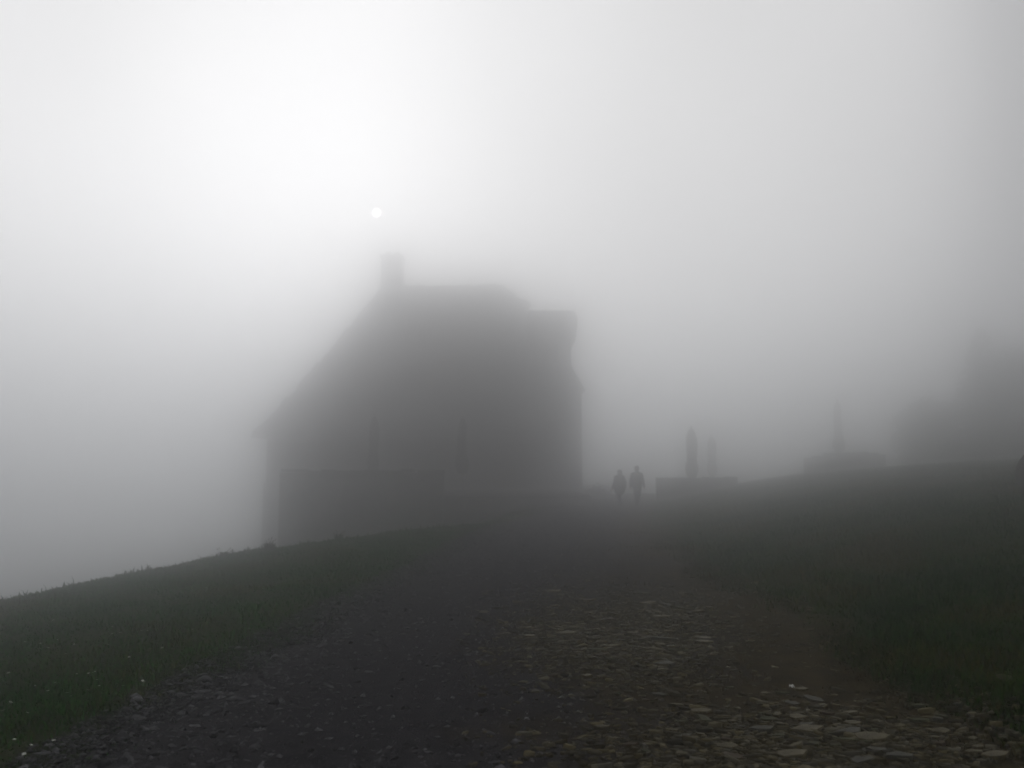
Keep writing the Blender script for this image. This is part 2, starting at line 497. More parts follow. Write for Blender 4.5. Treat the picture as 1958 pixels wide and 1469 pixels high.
# ------------------------------------------------------------------ folded parasols
def parasol(loc, height, wide, label, seed, cloth=None):
    rnd = random.Random(seed)
    root = empty('folded_parasol', loc, rnd.uniform(0, 6))
    h = height
    MB().tube([(0, 0, 0.0), (0, 0, h - .06)], 0.028, 10).build('pole', M_metal, root, True)
    MB().tube([(0, 0, 0), (0, 0, .07), (0, 0, .1)], [.36, .36, .3], 20).build('base', M_metal, root)
    MB().tube([(0, 0, h - .08), (0, 0, h - .03), (0, 0, h + .02), (0, 0, h + .05)], [.03, .05, .035, .006], 10).build('finial', M_metal, root, True)
    L = h * 0.74
    prof = [(0.0, .05), (.015, .20), (.05, .42), (.11, .62), (.2, .72), (.33, .76), (.47, .73), (.58, .69), (.63, .68), (.68, .76), (.76, .92), (.84, 1.0), (.91, .92), (.96, .72), (1.0, .5)]
    n = 48
    V, F = [], []
    for i, (s, q) in enumerate(prof):
        for j in range(n):
            a = 2 * math.pi * j / n
            fold = 1 + .20 * math.cos(8 * a + s * 1.5) * min(1, s * 5) + .09 * math.sin(2 * a + seed + s * 5) + .05 * math.sin(5 * a + seed * 2 + s * 9)
            r = wide / 2 * q * fold * .9
            V.append((r * math.cos(a) + .035 * math.sin(s * 5 + seed), r * math.sin(a), h - .06 - s * L + (.04 * math.cos(8 * a) if i > 9 else 0)))
    for i in range(len(prof) - 1):
        for j in range(n):
            a, b = i * n + j, i * n + (j + 1) % n
            F.append((a, a + n, b + n, b))
    F.append(tuple(range(n)))
    me = bpy.data.meshes.new('canopy')
    me.from_pydata(V, [], F)
    c = obj('canopy', me, cloth or M_canvas, root, True)
    zt = h - .06 - .63 * L
    ring = [(.36 * wide * math.cos(a), .36 * wide * math.sin(a)) for a in np.linspace(0, 2 * math.pi, 25)]
    m = MB()
    m.poly([(x, y, zt - .035) for x, y in ring] + [(x, y, zt + .035) for x, y in ring], [(i, i + 1, i + 26, i + 25) for i in range(24)])
    m.build('strap', M_jacket, c)
    tag(root, label, 'parasol', 'folded parasols')
    return root
def gz(x, y):
    return float(Hn(x, y))
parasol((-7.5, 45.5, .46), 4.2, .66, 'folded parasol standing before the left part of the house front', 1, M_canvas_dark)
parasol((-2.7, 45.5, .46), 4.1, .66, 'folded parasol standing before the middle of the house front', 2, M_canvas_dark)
parasol((9.85, 46.0, gz(9.85, 46.0)), 4.02 - gz(9.85, 46.0), .70, 'thick folded parasol behind the low wall, nearer of the pair', 3)
parasol((12.85, 54.0, gz(12.85, 54.0)), 3.88 - gz(12.85, 54.0), .68, 'fainter folded parasol farther back behind the low wall', 4)
parasol((21.05, 54.0, gz(21.05, 54.0)), 6.2 - gz(21.05, 54.0), .66, 'folded parasol behind the stepped wall up the slope', 5)

# ------------------------------------------------------------------ people
def capsule(V, F, p0, r0, p1, r1, n=14, flat=(1, 1)):
    p0, p1 = Vector(p0), Vector(p1)
    d = p1 - p0
    L = d.length
    d = d.normalized() if L > 1e-6 else Vector((0, 0, 1))
    u = d.orthogonal().normalized() if abs(d.z) < .5 else (Vector((1, 0, 0)) - d * d.x).normalized()
    q = d.cross(u)
    rings = []
    for a in (-80, -50, -20):
        rings.append((r0 * math.sin(R(a)), r0 * math.cos(R(a))))
    for tt in (0, .33, .66, 1):
        rings.append((L * tt, r0 + (r1 - r0) * tt))
    for a in (20, 50, 80):
        rings.append((L + r1 * math.sin(R(a)), r1 * math.cos(R(a))))
    k = len(V)
    for s, r in rings:
        for j in range(n):
            a = 2 * math.pi * j / n
            V.append(tuple(p0 + d * s + u * (r * math.cos(a) * flat[0]) + q * (r * math.sin(a) * flat[1])))
    for i in range(len(rings) - 1):
        for j in range(n):
            a, b = k + i * n + j, k + i * n + (j + 1) % n
            F.append((a, b, b + n, a + n))
    F.append(tuple(k + j for j in reversed(range(n))))
    F.append(tuple(k + (len(rings) - 1) * n + j for j in range(n)))

def skinned(name, parts, m, parent, voxel):
    V, F = [], []
    for p in parts:
        capsule(V, F, *p[:4], flat=p[4] if len(p) > 4 else (1, 1))
    me = bpy.data.meshes.new(name + '_raw')
    me.from_pydata(V, [], F)
    tmp = bpy.data.objects.new(name + '_raw', me)
    COL.objects.link(tmp)
    md = tmp.modifiers.new('r', 'REMESH'); md.mode = 'VOXEL'; md.voxel_size = voxel
    sm = tmp.modifiers.new('s', 'SMOOTH'); sm.iterations = 2; sm.factor = .4
    dg = bpy.context.evaluated_depsgraph_get()
    out = bpy.data.meshes.new_from_object(tmp.evaluated_get(dg))
    bpy.data.objects.remove(tmp)
    out.name = name
    out.materials.clear()
    return obj(name, out, m, parent, True)

def person(loc, rz, h, kind, label):
    root = empty('person', loc, rz)
    k = h / 1.78
    S = lambda *p: (p[0] * k, p[1] * k, p[2] * k)
    sw = 1 if kind == 'coat' else -1            # which leg is forward
    front, back = sw, -sw
    J = {}
    J[front] = dict(hip=S(.08 * front, 0, .93), knee=S(.075 * front, .14, .52), ank=S(.055 * front, .14, .10), toe=S(.07 * front, .32, .045), heel=S(.055 * front, .10, .05))
    J[back] = dict(hip=S(.08 * back, 0, .93), knee=S(.07 * back, .01, .50), ank=S(.05 * back, -.20, .13), toe=S(.06 * back, -.05, .04), heel=S(.05 * back, -.24, .09))
    A = {}
    for s in (-1, 1):
        f = -1 if s == front else 1
        A[s] = dict(sh=S(.165 * s, 0, 1.425), el=S(.225 * s, -.03 + .05 * f, 1.14), wr=S(.245 * s, .06 + .10 * f, .90))
    body = []
    for s in (-1, 1):
        j = J[s]
        body += [(j['hip'], .085 * k, j['knee'], .055 * k), (j['knee'], .055 * k, j['ank'], .036 * k), (j['heel'], .035 * k, j['toe'], .03 * k)]
        a = A[s]
        body += [(S(.10 * s, 0, 1.43), .06 * k, a['sh'], .058 * k), (a['sh'], .052 * k, a['el'], .04 * k), (a['el'], .04 * k, a['wr'], .026 * k)]
        wv = Vector(a['wr']); dv = (wv - Vector(a['el'])).normalized()
        palm = wv + dv * .085 * k
        body.append((wv + dv * .02 * k, .026 * k, palm, .03 * k, (1, .7)))
        side = Vector((0, 1, 0))
        for fi, (off, ln) in enumerate(((-.028, .062), (-.009, .075), (.010, .08), (.028, .07))):
            b0 = palm + side * off * k + dv * .012 * k
            mid = b0 + dv * ln * .55 * k + Vector((-s * .006, 0, 0))
            tip = mid + dv * ln * .45 * k + Vector((-s * .018, 0, 0))
            body += [(b0, .0095 * k, mid, .009 * k), (mid, .009 * k, tip, .0078 * k)]
        t0 = wv + dv * .03 * k + side * .022 * k
        t1 = t0 + dv * .03 * k + side * .025 * k
        body += [(t0, .012 * k, t1, .0105 * k), (t1, .0105 * k, t1 + dv * .028 * k + Vector((-s * .008, .004, 0)), .009 * k)]
    body += [(S(0, 0, .95), .135 * k, S(0, 0, 1.12), .125 * k, (1, .75)), (S(0, 0, 1.12), .125 * k, S(0, 0, 1.38), .155 * k, (1, .72)),
             (S(0, 0, 1.42), .06 * k, S(0, .02, 1.56), .052 * k),
             (S(0, .015, 1.60), .078 * k, S(0, .005, 1.69), .096 * k, (.92, 1.08)),
             (S(0, .055, 1.575), .035 * k, S(0, .06, 1.60), .045 * k),
             (S(0, .098, 1.655), .010 * k, S(0, .112, 1.622), .014 * k),
             (S(.078, -.005, 1.63), .013 * k, S(.080, -.008, 1.66), .016 * k, (.6, 1)), (S(-.078, -.005, 1.63), .013 * k, S(-.080, -.008, 1.66), .016 * k, (.6, 1)),
             (S(-.02, .094, 1.585), .008 * k, S(.02, .094, 1.585), .008 * k)]
    skinned('body', body, M_skin, root, .0075)
    for s in (-1, 1):
        MB().tube([S(.032 * s, .082, 1.645), S(.032 * s, .092, 1.645)], [.012 * k, .009 * k], 10).build('eye', M_glass, root)
    # trousers and shoes
    tr = [(S(0, 0, .93), .145 * k, S(0, 0, 1.02), .14 * k, (1, .78))]
    for s in (-1, 1):
        j = J[s]
        an = Vector(j['ank'])
        tr += [(j['hip'], .10 * k, j['knee'], .075 * k), (j['knee'], .075 * k, an + Vector((0, 0, -.01)), .062 * k)]
        skinned('shoe', [(j['heel'], .045 * k, j['toe'], .042 * k), (j['heel'], .048 * k, j['ank'], .05 * k)], M_shoe, root, .012)
    skinned('trousers', tr, M_trouser, root, .014)
    up = []
    cloth = M_coat if kind == 'coat' else M_jacket
    fat = 1.16 if kind == 'coat' else 1.0
    for s in (-1, 1):
        a = A[s]
        wv = Vector(a['wr'])
        up += [(S(.03 * s, 0, 1.48), .07 * k, a['sh'], .075 * k * fat), (a['sh'], .078 * k * fat, a['el'], .066 * k * fat), (a['el'], .066 * k * fat, wv, .05 * k * fat)]
    if kind == 'coat':
        up += [(S(0, -.01, 1.16), .20 * k, S(0, -.01, 1.36), .18 * k, (1, .82)), (S(0, -.01, .80), .255 * k, S(0, -.01, 1.16), .20 * k, (1, .78)),
               (S(0, -.10, 1.30), .10 * k, S(0, -.09, 1.10), .12 * k)]
    else:
        up += [(S(0, 0, 1.10), .19 * k, S(0, 0, 1.34), .175 * k, (1, .74)), (S(0, 0, .86), .195 * k, S(0, 0, 1.10), .19 * k, (1, .76)),
               (S(0, 0, 1.46), .085 * k, S(0, .01, 1.52), .075 * k)]
    skinned('coat' if kind == 'coat' else 'jacket', up, cloth, root, .014)
    if kind == 'coat':
        hd = [(S(0, -.045, 1.47), .105 * k, S(0, -.03, 1.68), .108 * k, (1, .95)), (S(0, -.06, 1.40), .12 * k, S(0, -.045, 1.5), .105 * k)]
        skinned('hood', hd, cloth, root, .014)
    else:
        hr = [(S(0, -.025, 1.65), .098 * k, S(0, -.012, 1.705), .104 * k, (.97, 1.05)), (S(0, -.05, 1.60), .06 * k, S(0, -.035, 1.66), .075 * k)]
        skinned('hair', hr, M_hair, root, .012)
    root.scale = (1.12, 1.1, 1.0)
    tag(root, label, 'person')
    return root
person((4.72, 37.0, float(path_z(4.72, 37.0))), R(24), 1.61, 'coat', 'shorter person in a bulky hooded coat walking beside the taller walker')
person((5.49, 37.0, float(path_z(5.49, 37.0))), R(-20), 1.75, 'jacket', 'taller bare-headed person in a dark jacket walking next to the low wall')

# ------------------------------------------------------------------ trees, shrubs, boulder
def leaf_cloud(rng, centers, radii, n, size, col, droop=0.0):
    idx = rng.choice(len(centers), n, p=np.array([r[0] * r[1] * r[2] for r in radii]) / sum(r[0] * r[1] * r[2] for r in radii))
    d = rng.normal(size=(n, 3)); d /= np.linalg.norm(d, axis=1)[:, None]
    rad = rng.random(n) ** .45
    P = np.array(centers)[idx] + d * rad[:, None] * np.array(radii)[idx]
    a = rng.normal(size=(n, 3)); a[:, 2] -= droop; a /= np.linalg.norm(a, axis=1)[:, None]
    b = np.cross(a, rng.normal(size=(n, 3))); b /= np.linalg.norm(b, axis=1)[:, None]
    s = size * (0.6 + .8 * rng.random(n))[:, None]
    V = np.stack([P, P + a * s * .5 + b * s * .28, P + a * s, P + a * s * .5 - b * s * .28], 1).reshape(-1, 3)
    base = np.arange(n)[:, None] * 4
    T = np.concatenate([base + np.array([[0, 1, 2]]), base + np.array([[0, 2, 3]])], 0)
    c = np.array(col)[None, :] * (0.6 + .8 * rng.random(n))[:, None]
    return V, T, np.repeat(c, 4, 0)

def broad_tree(loc, h, r, seed, label, lobes=16, n=9000, size=.16, col=(.035, .05, .022), low=.28):
    rng = np.random.default_rng(seed)
    root = empty('tree', loc, 0)
    pts = [(0, 0, -.4), (.05, .03, h * .2), (-.04, .06, h * .45), (.03, 0, h * .8)]
    tr = MB().tube(pts, [r * .1, r * .085, r * .06, r * .015], 10).build('trunk', M_bark, root, True)
    cs, rs = [], []
    for i in range(lobes):
        a = i * 2.4 + rng.random()
        zz = h * (low + (.86 - low) * (i + .5) / lobes)
        rr = r * (.62 * math.sqrt(max(0.05, 1 - ((zz / h - .45) / .55) ** 2))) * (.7 + .5 * rng.random())
        c = (rr * math.cos(a), rr * math.sin(a), zz)
        cs.append(c)
        q = r * (.34 + .2 * rng.random())
        rs.append((q, q, q * .8))
        if i % 2 == 0:
            MB().tube([(0, 0, zz * .55), (c[0] * .5, c[1] * .5, zz * .82), c], [r * .035, r * .022, r * .006], 7).build('limb', M_bark, tr, True)
    cs.append((0, 0, h * .88)); rs.append((r * .35, r * .35, h * .13))
    V, T, c = leaf_cloud(rng, cs, rs, n, size, col)
    obj('crown', fast_mesh('crown', V, T, c), M_leaf, root)
    tag(root, label, 'tree')
    return root

def spruce(loc, h, r, seed, label):
    rng = np.random.default_rng(seed)
    root = empty('spruce_tree', loc, 0)
    MB().tube([(0, 0, -.4), (0, 0, h * .5), (.02, 0, h)], [.17, .1, .01], 10).build('trunk', M_bark, root, True)
    Vs, Ts, Cs, k = [], [], [], 0
    z = .5
    while z < h - .15:
        f = 1 - z / h
        for i in range(9):
            a = rng.random() * 6.283
            L = r * (f ** .8) * (.7 + .5 * rng.random()) + .08
            n = max(8, int(60 * L))
            s = rng.random(n)
            px = s * L; pz = z + .12 * px - .28 * px ** 1.4
            side = rng.normal(size=n) * .16 * (1 - s * .6) * (L ** .5)
            P = np.stack([px * math.cos(a) - side * math.sin(a), px * math.sin(a) + side * math.cos(a), pz + rng.normal(size=n) * .05], 1)
            d = np.stack([math.cos(a) + rng.normal(size=n) * .6, math.sin(a) + rng.normal(size=n) * .6, -.5 + rng.normal(size=n) * .3], 1)
            d /= np.linalg.norm(d, axis=1)[:, None]
            b = np.cross(d, rng.normal(size=(n, 3))); b /= np.linalg.norm(b, axis=1)[:, None]
            ln = (.16 + .14 * rng.random(n))[:, None]
            V = np.stack([P, P + d * ln * .5 + b * .035, P + d * ln, P + d * ln * .5 - b * .035], 1).reshape(-1, 3)
            base = k + np.arange(n)[:, None] * 4
            Vs.append(V); Ts += [base + np.array([[0, 1, 2]]), base + np.array([[0, 2, 3]])]
            Cs.append(np.repeat(np.array((.022, .035, .02))[None] * (.6 + .8 * rng.random(n))[:, None], 4, 0))
            k += n * 4
        z += .17 + .10 * f
    obj('crown', fast_mesh('crown', np.concatenate(Vs), np.concatenate(Ts), np.concatenate(Cs)), M_leaf, root)
    tag(root, label, 'tree')
    return root
def at(x, y, dz=0.0):
    return (x, y, gz(x, y) + dz)
broad_tree(at(31.9, 64.0), 5.2, 2.5, 11, 'low rounded tree to the right of the stepped wall', n=20000, size=.2, lobes=20, low=.10)
spruce(at(36.2, 64.0), 10.6, 3.4, 12, 'tall dark spruce rising faintly at the right edge')
broad_tree(at(39.2, 63.0), 8.8, 3.8, 13, 'broad dark tree beside the spruce at the far right', n=24000, lobes=26, size=.2, low=.12)

def shrub(loc, h, r, seed, label, n=2500, size=.07, col=(.03, .042, .02)):
    rng = np.random.default_rng(seed)
    root = empty('shrub', loc, 0)
    cs, rs = [], []
    m = MB()
    for i in range(7):
        a = i * 2.4
        q = r * .55 * rng.random() ** .5
        c = (q * math.cos(a), q * math.sin(a), h * (.35 + .35 * rng.random()))
        cs.append(c); rs.append((r * .5, r * .5, h * .36))
        m.tube([(c[0] * .2, c[1] * .2, -.05), (c[0] * .6, c[1] * .6, c[2] * .5), c], [.02, .014, .005], 6)
    m.build('stem', M_bark, root, True)
    V, T, c = leaf_cloud(rng, cs, rs, n, size, col, -.4)
    obj('foliage', fast_mesh('foliage', V, T, c), M_leaf, root)
    tag(root, label, 'shrub')
shrub(at(4.75, 47.5, -.25), 1.15, .95, 21, 'small round shrub at the right corner of the house', 3000)

def weed(loc, h, seed, label, nb=60):
    rng = np.random.default_rng(seed)
    root = empty('weed_clump', loc, 0)
    V, T, C = [], [], []
    for i in range(nb):
        a = rng.random() * 6.283; lean = .15 + .5 * rng.random(); L = h * (.5 + .6 * rng.random()); wd = .008 + .012 * rng.random()
        b = np.array([math.cos(a) * .1 * rng.random(), math.sin(a) * .1 * rng.random(), -.02])
        dirv = np.array([math.cos(a), math.sin(a), 0]); sv = np.array([-math.sin(a), math.cos(a), 0])
        k = len(V)
        for s in (0, .4, .75):
            c = b + dirv * lean * L * s * s + np.array([0, 0, L * s * (1 - .25 * s * lean)])
            ww = wd * (1 - s * .6)
            V += [c - sv * ww, c + sv * ww]
        V.append(b + dirv * lean * L + np.array([0, 0, L * (1 - .35 * lean)]))
        T += [(k, k + 1, k + 3), (k, k + 3, k + 2), (k + 2, k + 3, k + 5), (k + 2, k + 5, k + 4), (k + 4, k + 5, k + 6)]
        col = np.array((.03, .042, .018)) * (.6 + .8 * rng.random())
        C += [col] * 7
    obj('blades', fast_mesh('blades', V, T, np.array(C)), M_blade, root)
    m = MB()
    for i in range(5):
        a = rng.random() * 6.283; l = h * (.75 + .4 * rng.random())
        m.tube([(0, 0, -.02), (.05 * math.cos(a), .05 * math.sin(a), l * .5), (.16 * math.cos(a), .16 * math.sin(a), l)], [.005, .004, .003], 5)
        m.tube([(.13 * math.cos(a), .13 * math.sin(a), l * .86), (.15 * math.cos(a), .15 * math.sin(a), l * .94), (.165 * math.cos(a), .165 * math.sin(a), l * 1.02)], [.004, .008, .003], 6)
    m.build('seed_stalks', mat('seed_stalk', (.04, .034, .018), (.06, .05, .03)), root)
    tag(root, label, 'weeds')
weed(at(-5.15, 18.0), .24, 31, 'tuft of tall weeds on the grass crest below the house left corner', 90)
weed(at(-4.35, 21.3), .24, 32, 'second weed tuft on the grass crest, right of the first', 80)
weed(at(-5.75, 17.0), .17, 33, 'short weed tuft at the left end of the crest weeds', 50)

def boulder(loc, s, seed, label):
    rng = np.random.default_rng(seed)
    bm = bmesh.new()
    bmesh.ops.create_icosphere(bm, subdivisions=4, radius=1)
    off = rng.random((6, 3)) * 2 - 1
    for v in bm.verts:
        p = np.array(v.co)
        r = 1.0
        for q in off:
            r -= .28 * max(0, float(p @ (q / np.linalg.norm(q))) - .55)
        r += .12 * (float(fbm(p[0] * 2 + 9 + seed, p[1] * 2 + p[2] * 3 + 9, 4)) - .5)
        v.co = Vector((p[0] * s[0], p[1] * s[1], p[2] * s[2])) * r
    me = bpy.data.meshes.new('boulder'); bm.to_mesh(me); bm.free()
    o = obj('boulder', me, M_rock, None, False)
    o.location = loc
    o.rotation_euler = (0, R(18), R(25))
    tag(o, label, 'boulder')
boulder(at(10.75, 17.0, .22), (.52, .5, .60), 5, 'dark brown boulder on the slope at the right edge')

# ------------------------------------------------------------------ flagstones, each its own piece of the path
rnd = random.Random(4)
def flag_mesh(i):
    r_ = random.Random(100 + i)
    n = r_.choice((4, 5, 5, 6, 6, 7))
    el = r_.uniform(.38, .75)
    ang = sorted(2 * math.pi * (j + r_.uniform(-.3, .3)) / n for j in range(n))
    ring = [(math.cos(a) * r_.uniform(.72, 1.15), math.sin(a) * el * r_.uniform(.72, 1.15)) for a in ang]
    V, F = [], []
    tilt = (r_.uniform(-.05, .05), r_.uniform(-.05, .05))
    for s, z in ((1.0, -.35), (1.02, .03), (.97, .10)):
        V += [(x * s, y * s, z + (x * tilt[0] + y * tilt[1])) for x, y in ring]
    V.append((r_.uniform(-.1, .1), 0, .115))
    for q in (0, 1):
        for j in range(n):
            a, b = q * n + j, q * n + (j + 1) % n
            F.append((a, b, b + n, a + n))
    for j in range(n):
        F.append((2 * n + j, 2 * n + (j + 1) % n, 3 * n))
    me = bpy.data.meshes.new('flagstone')
    me.from_pydata(V, [], F)
    return me
FM = []
flag_tones = [M_flag,
              mat('flagstone_dark', (0.045, 0.044, 0.035), (0.095, 0.09, 0.07), scale=2.5, bump=.5, bscale=35, spec=.15, rough=.6),
              mat('flagstone_mossy', (0.045, 0.05, 0.026), (0.085, 0.085, 0.05), scale=3.0, bump=.5, bscale=35, spec=.1, rough=.7),
              mat('flagstone_brown', (0.05, 0.036, 0.024), (0.09, 0.07, 0.048), scale=2.5, bump=.5, bscale=35, spec=.12, rough=.7)]
for i in range(24):
    me = flag_mesh(i)
    me.materials.append(flag_tones[(0, 0, 1, 2, 0, 3)[i % 6]])
    FM.append(me)
def add_flag(x, y, size, rz, mi=None):
    o = bpy.data.objects.new('flagstone', FM[rnd.randrange(24) if mi is None else mi])
    COL.objects.link(o)
    o.parent = path
    o.location = (x, y, float(path_z(x, y)) + .003 + rnd.uniform(-.004, .01))
    o.rotation_euler = (rnd.gauss(0, .05), rnd.gauss(0, .04), rz)
    o.scale = (size, size, min(size, .12) * 1.1)
    placed.append((x, y, size))
placed = []
def px2ground(px, py):
    # where a view line meets the ground (used once to read stone positions off the photograph)
    th = R(5.93)
    u, v = (px - 979) / 1600.0, (734 - py) / 1600.0
    d = np.array([u, math.cos(th) - v * math.sin(th), math.sin(th) + v * math.cos(th)])
    t = 2.0
    for _ in range(60):
        p = np.array([0, 0, 1.6]) + d * t
        t += (p[2] - float(Hn(p[0], p[1]))) * 1.2
    return p[0], p[1]
# (pixel x, y, width in px, tilt) of the stones that stand out
big = [(1265, 1186, 46, 0), (1270, 1228, 78, 4), (1395, 1205, 24, 0), (1355, 1203, 16, 0), (1085, 1197, 22, 0), (1125, 1170, 16, -10), (1190, 1168, 18, 0),
       (1185, 1222, 34, 14), (1220, 1224, 30, -8), (1150, 1235, 26, 4), (1035, 1227, 22, -4), (1010, 1226, 14, 8), (1055, 1135, 36, 6), (1090, 1125, 24, 3),
       (1165, 1242, 42, 3), (1215, 1245, 30, 14), (1345, 1236, 42, 0), (1030, 1250, 20, 25), (1075, 1247, 10, 0), (1125, 1253, 18, -25), (1170, 1268, 22, 6),
       (1225, 1282, 26, -4), (1105, 1212, 16, 6), (1275, 1162, 30, -8), (1340, 1185, 22, 6), (1548, 1212, 26, -3), (1240, 1174, 16, 0), (1305, 1140, 22, 10),
       (1290, 1410, 22, 3), (1395, 1325, 18, 6), (1462, 1335, 22, 30), (1530, 1328, 30, 4), (1570, 1361, 36, 32), (1495, 1405, 24, -6), (1540, 1398, 46, 22),
       (1545, 1410, 90, 10), (1630, 1395, 38, 0), (1625, 1413, 66, 6), (1617, 1427, 50, -5), (1667, 1425, 64, 2), (1553, 1436, 46, 3), (1565, 1426, 34, 18),
       (1670, 1448, 62, 10), (1720, 1461, 60, -5), (1800, 1410, 54, 0), (1510, 1459, 70, 3), (1655, 1432, 30, 0), (1740, 1418, 30, 4), (1830, 1355, 20, -5),
       (1860, 1425, 26, 30), (1490, 1420, 34, 10), (1595, 1440, 26, 0), (1480, 1455, 26, 12), (1400, 1392, 22, -6), (1340, 1418, 18, 0), (1325, 1430, 24, 4),
       (1570, 1452, 38, -8), (1390, 1418, 24, 14), (1240, 1430, 20, 0), (1205, 1392, 18, 4), (1180, 1335, 14, 0), (1100, 1420, 26, 4), (1175, 1420, 18, 0), (1270, 1380, 16, 0)]
for px, py, wpx, tl in big:
    x, y = px2ground(px, py)
    add_flag(x, y, wpx / 1600.0 * y * .5, R(tl * 1.6))
def free(x, y, s):
    return all((x - a) ** 2 + (y - b) ** 2 > (.75 * (s + c)) ** 2 for a, b, c in placed)
tries = 0
while len(placed) < 292 and tries < 9000:
    tries += 1
    if rnd.random() < .62:
        px, py = rnd.gauss(1190, 105), rnd.gauss(1205, 45)
    else:
        px, py = rnd.gauss(1560, 170), rnd.gauss(1430, 38)
    if py < 1110 or py > 1500 or px < 930 or px > 1950:
        continue
    if 1280 < py < 1330 and rnd.random() < .6:
        continue
    x, y = px2ground(px, py)
    s = min(.12, max(.028, rnd.lognormvariate(math.log(.050), .42)))
    if free(x, y, s):
        add_flag(x, y, s, R(rnd.gauss(0, 22)))

# ------------------------------------------------------------------ loose gravel (uncountable)
def gravel():
    rng = np.random.default_rng(3)
    n = 150000
    u = rng.random(n)
    y = 3.2 * (26 / 3.2) ** u
    ul = rng.random(n) * 2 - 1
    hw = path_half(y) + .35
    x = path_mid(y) + ul * hw
    across = (x - path_mid(y)) / hw
    # chunky bands along the left edge and between the ruts, fewer stones on the brown earth
    dens = .55 + .45 * np.exp(-((across + .75) / .22) ** 2) + .25 * np.exp(-((across + .1) / .2) ** 2)
    dens *= np.where(across > .25, .45, 1) * (.45 + 1.1 * fbm(x * 1.2 + 5, y * .7 + 5, 3))
    keep = rng.random(n) < np.clip(dens, 0, 1)
    x, y, across = x[keep], y[keep], across[keep]
    n = len(x)
    size = np.clip(rng.lognormal(math.log(.0075), .6, n), .0035, .036) * (.75 + .035 * y)
    size *= 1 + .25 * np.exp(-((across + .75) / .25) ** 2)
    z = path_z(x, y) - .004
    octv = np.array([(1, 0, 0), (0, 1, 0), (-1, 0, 0), (0, -1, 0), (0, 0, 1), (0, 0, -.7)], float)
    octf = np.array([(0, 1, 4), (1, 2, 4), (2, 3, 4), (3, 0, 4), (1, 0, 5), (2, 1, 5), (3, 2, 5), (0, 3, 5)])
    a = rng.random(n) * 6.283
    Vx = octv[None] * (0.6 + .8 * rng.random((n, 6, 3)))
    Vx += rng.normal(size=(n, 6, 3)) * .16
    Vx[:, :, 0] *= (1 + .7 * rng.random(n))[:, None]
    Vx[:, :, 2] *= (.35 + .4 * rng.random(n))[:, None]
    ca, sa = np.cos(a)[:, None], np.sin(a)[:, None]
    V = np.stack([Vx[:, :, 0] * ca - Vx[:, :, 1] * sa, Vx[:, :, 0] * sa + Vx[:, :, 1] * ca, Vx[:, :, 2]], -1) * size[:, None, None]
    V += np.stack([x, y, z], -1)[:, None, :]
    T = (np.arange(n)[:, None, None] * 6 + octf[None]).reshape(-1, 3)
    g = .060 * rng.lognormal(0, .7, n)
    g = np.clip(g, .012, .13)
    warm = np.clip((across + .1) / .6, 0, 1)
    c = np.stack([g * (1 + .10 * warm), g * (.98 - .02 * warm), g * (1.02 - .35 * warm)], -1)
    o = obj('loose_gravel', fast_mesh('loose_gravel', V.reshape(-1, 3), T, np.repeat(c, 6, 0)), M_gravel)
    tag(o, 'loose dark grey gravel strewn over the path', 'gravel', kind='stuff')
gravel()
def chips():
    rng = np.random.default_rng(9)
    P = []
    while len(P) < 11000:
        if rng.random() < .6:
            px, py = rng.normal(1180, 120), rng.normal(1205, 50)
        else:
            px, py = rng.normal(1480, 220), rng.normal(1425, 45)
        if 1095 < py < 1520 and 880 < px < 1960:
            # flat-ground estimate is enough for loose chips
            y = 1.6 * 1600 / (py - 898.0); x = (px - 979) / 1600.0 * y
            P.append((x, y))
    P = np.array(P); n = len(P)
    x, y = P[:, 0], P[:, 1]
    z = path_z(x, y)
    m = 6
    th = 2 * np.pi * (np.arange(m)[None] + rng.uniform(-.35, .35, (n, m))) / m
    r = rng.uniform(.65, 1.2, (n, m))
    el = rng.uniform(.35, .8, n)[:, None]
    lx, ly = np.cos(th) * r, np.sin(th) * r * el
    a = rng.normal(0, .5, n)[:, None]
    gx_, gy_ = lx * np.cos(a) - ly * np.sin(a), lx * np.sin(a) + ly * np.cos(a)
    size = np.clip(rng.lognormal(math.log(.019), .5, n), .008, .055)[:, None]
    tx, ty = rng.normal(0, .12, n)[:, None], rng.normal(0, .12, n)[:, None]
    hgt = (.004 + .35 * size * rng.random((n, 1)))
    top = np.stack([x[:, None] + gx_ * size, y[:, None] + gy_ * size, z[:, None] + hgt + (gx_ * tx + gy_ * ty) * size], -1)
    bot = np.stack([x[:, None] + gx_ * size * 1.06, y[:, None] + gy_ * size * 1.06, z[:, None] - .015 + 0 * gx_], -1)
    V = np.concatenate([top, bot], 1).reshape(-1, 3)
    f = [(0, i, i + 1) for i in range(1, m - 1)]
    for i in range(m):
        j = (i + 1) % m
        f += [(i, i + m, j + m), (i, j + m, j)]
    T = (np.arange(n)[:, None, None] * 2 * m + np.array(f)[None]).reshape(-1, 3)
    g = np.clip(.065 * rng.lognormal(0, .5, n), .02, .15)
    warm = rng.random(n)
    c = np.stack([g, g * (.94 - .1 * warm), g * (.72 - .28 * warm)], -1)
    o = obj('stone_chips', fast_mesh('stone_chips', V, T, np.repeat(c, 2 * m, 0)), M_gravel)
    tag(o, 'small flat stone chips scattered between the flagstones', 'stone chips', kind='stuff')
chips()

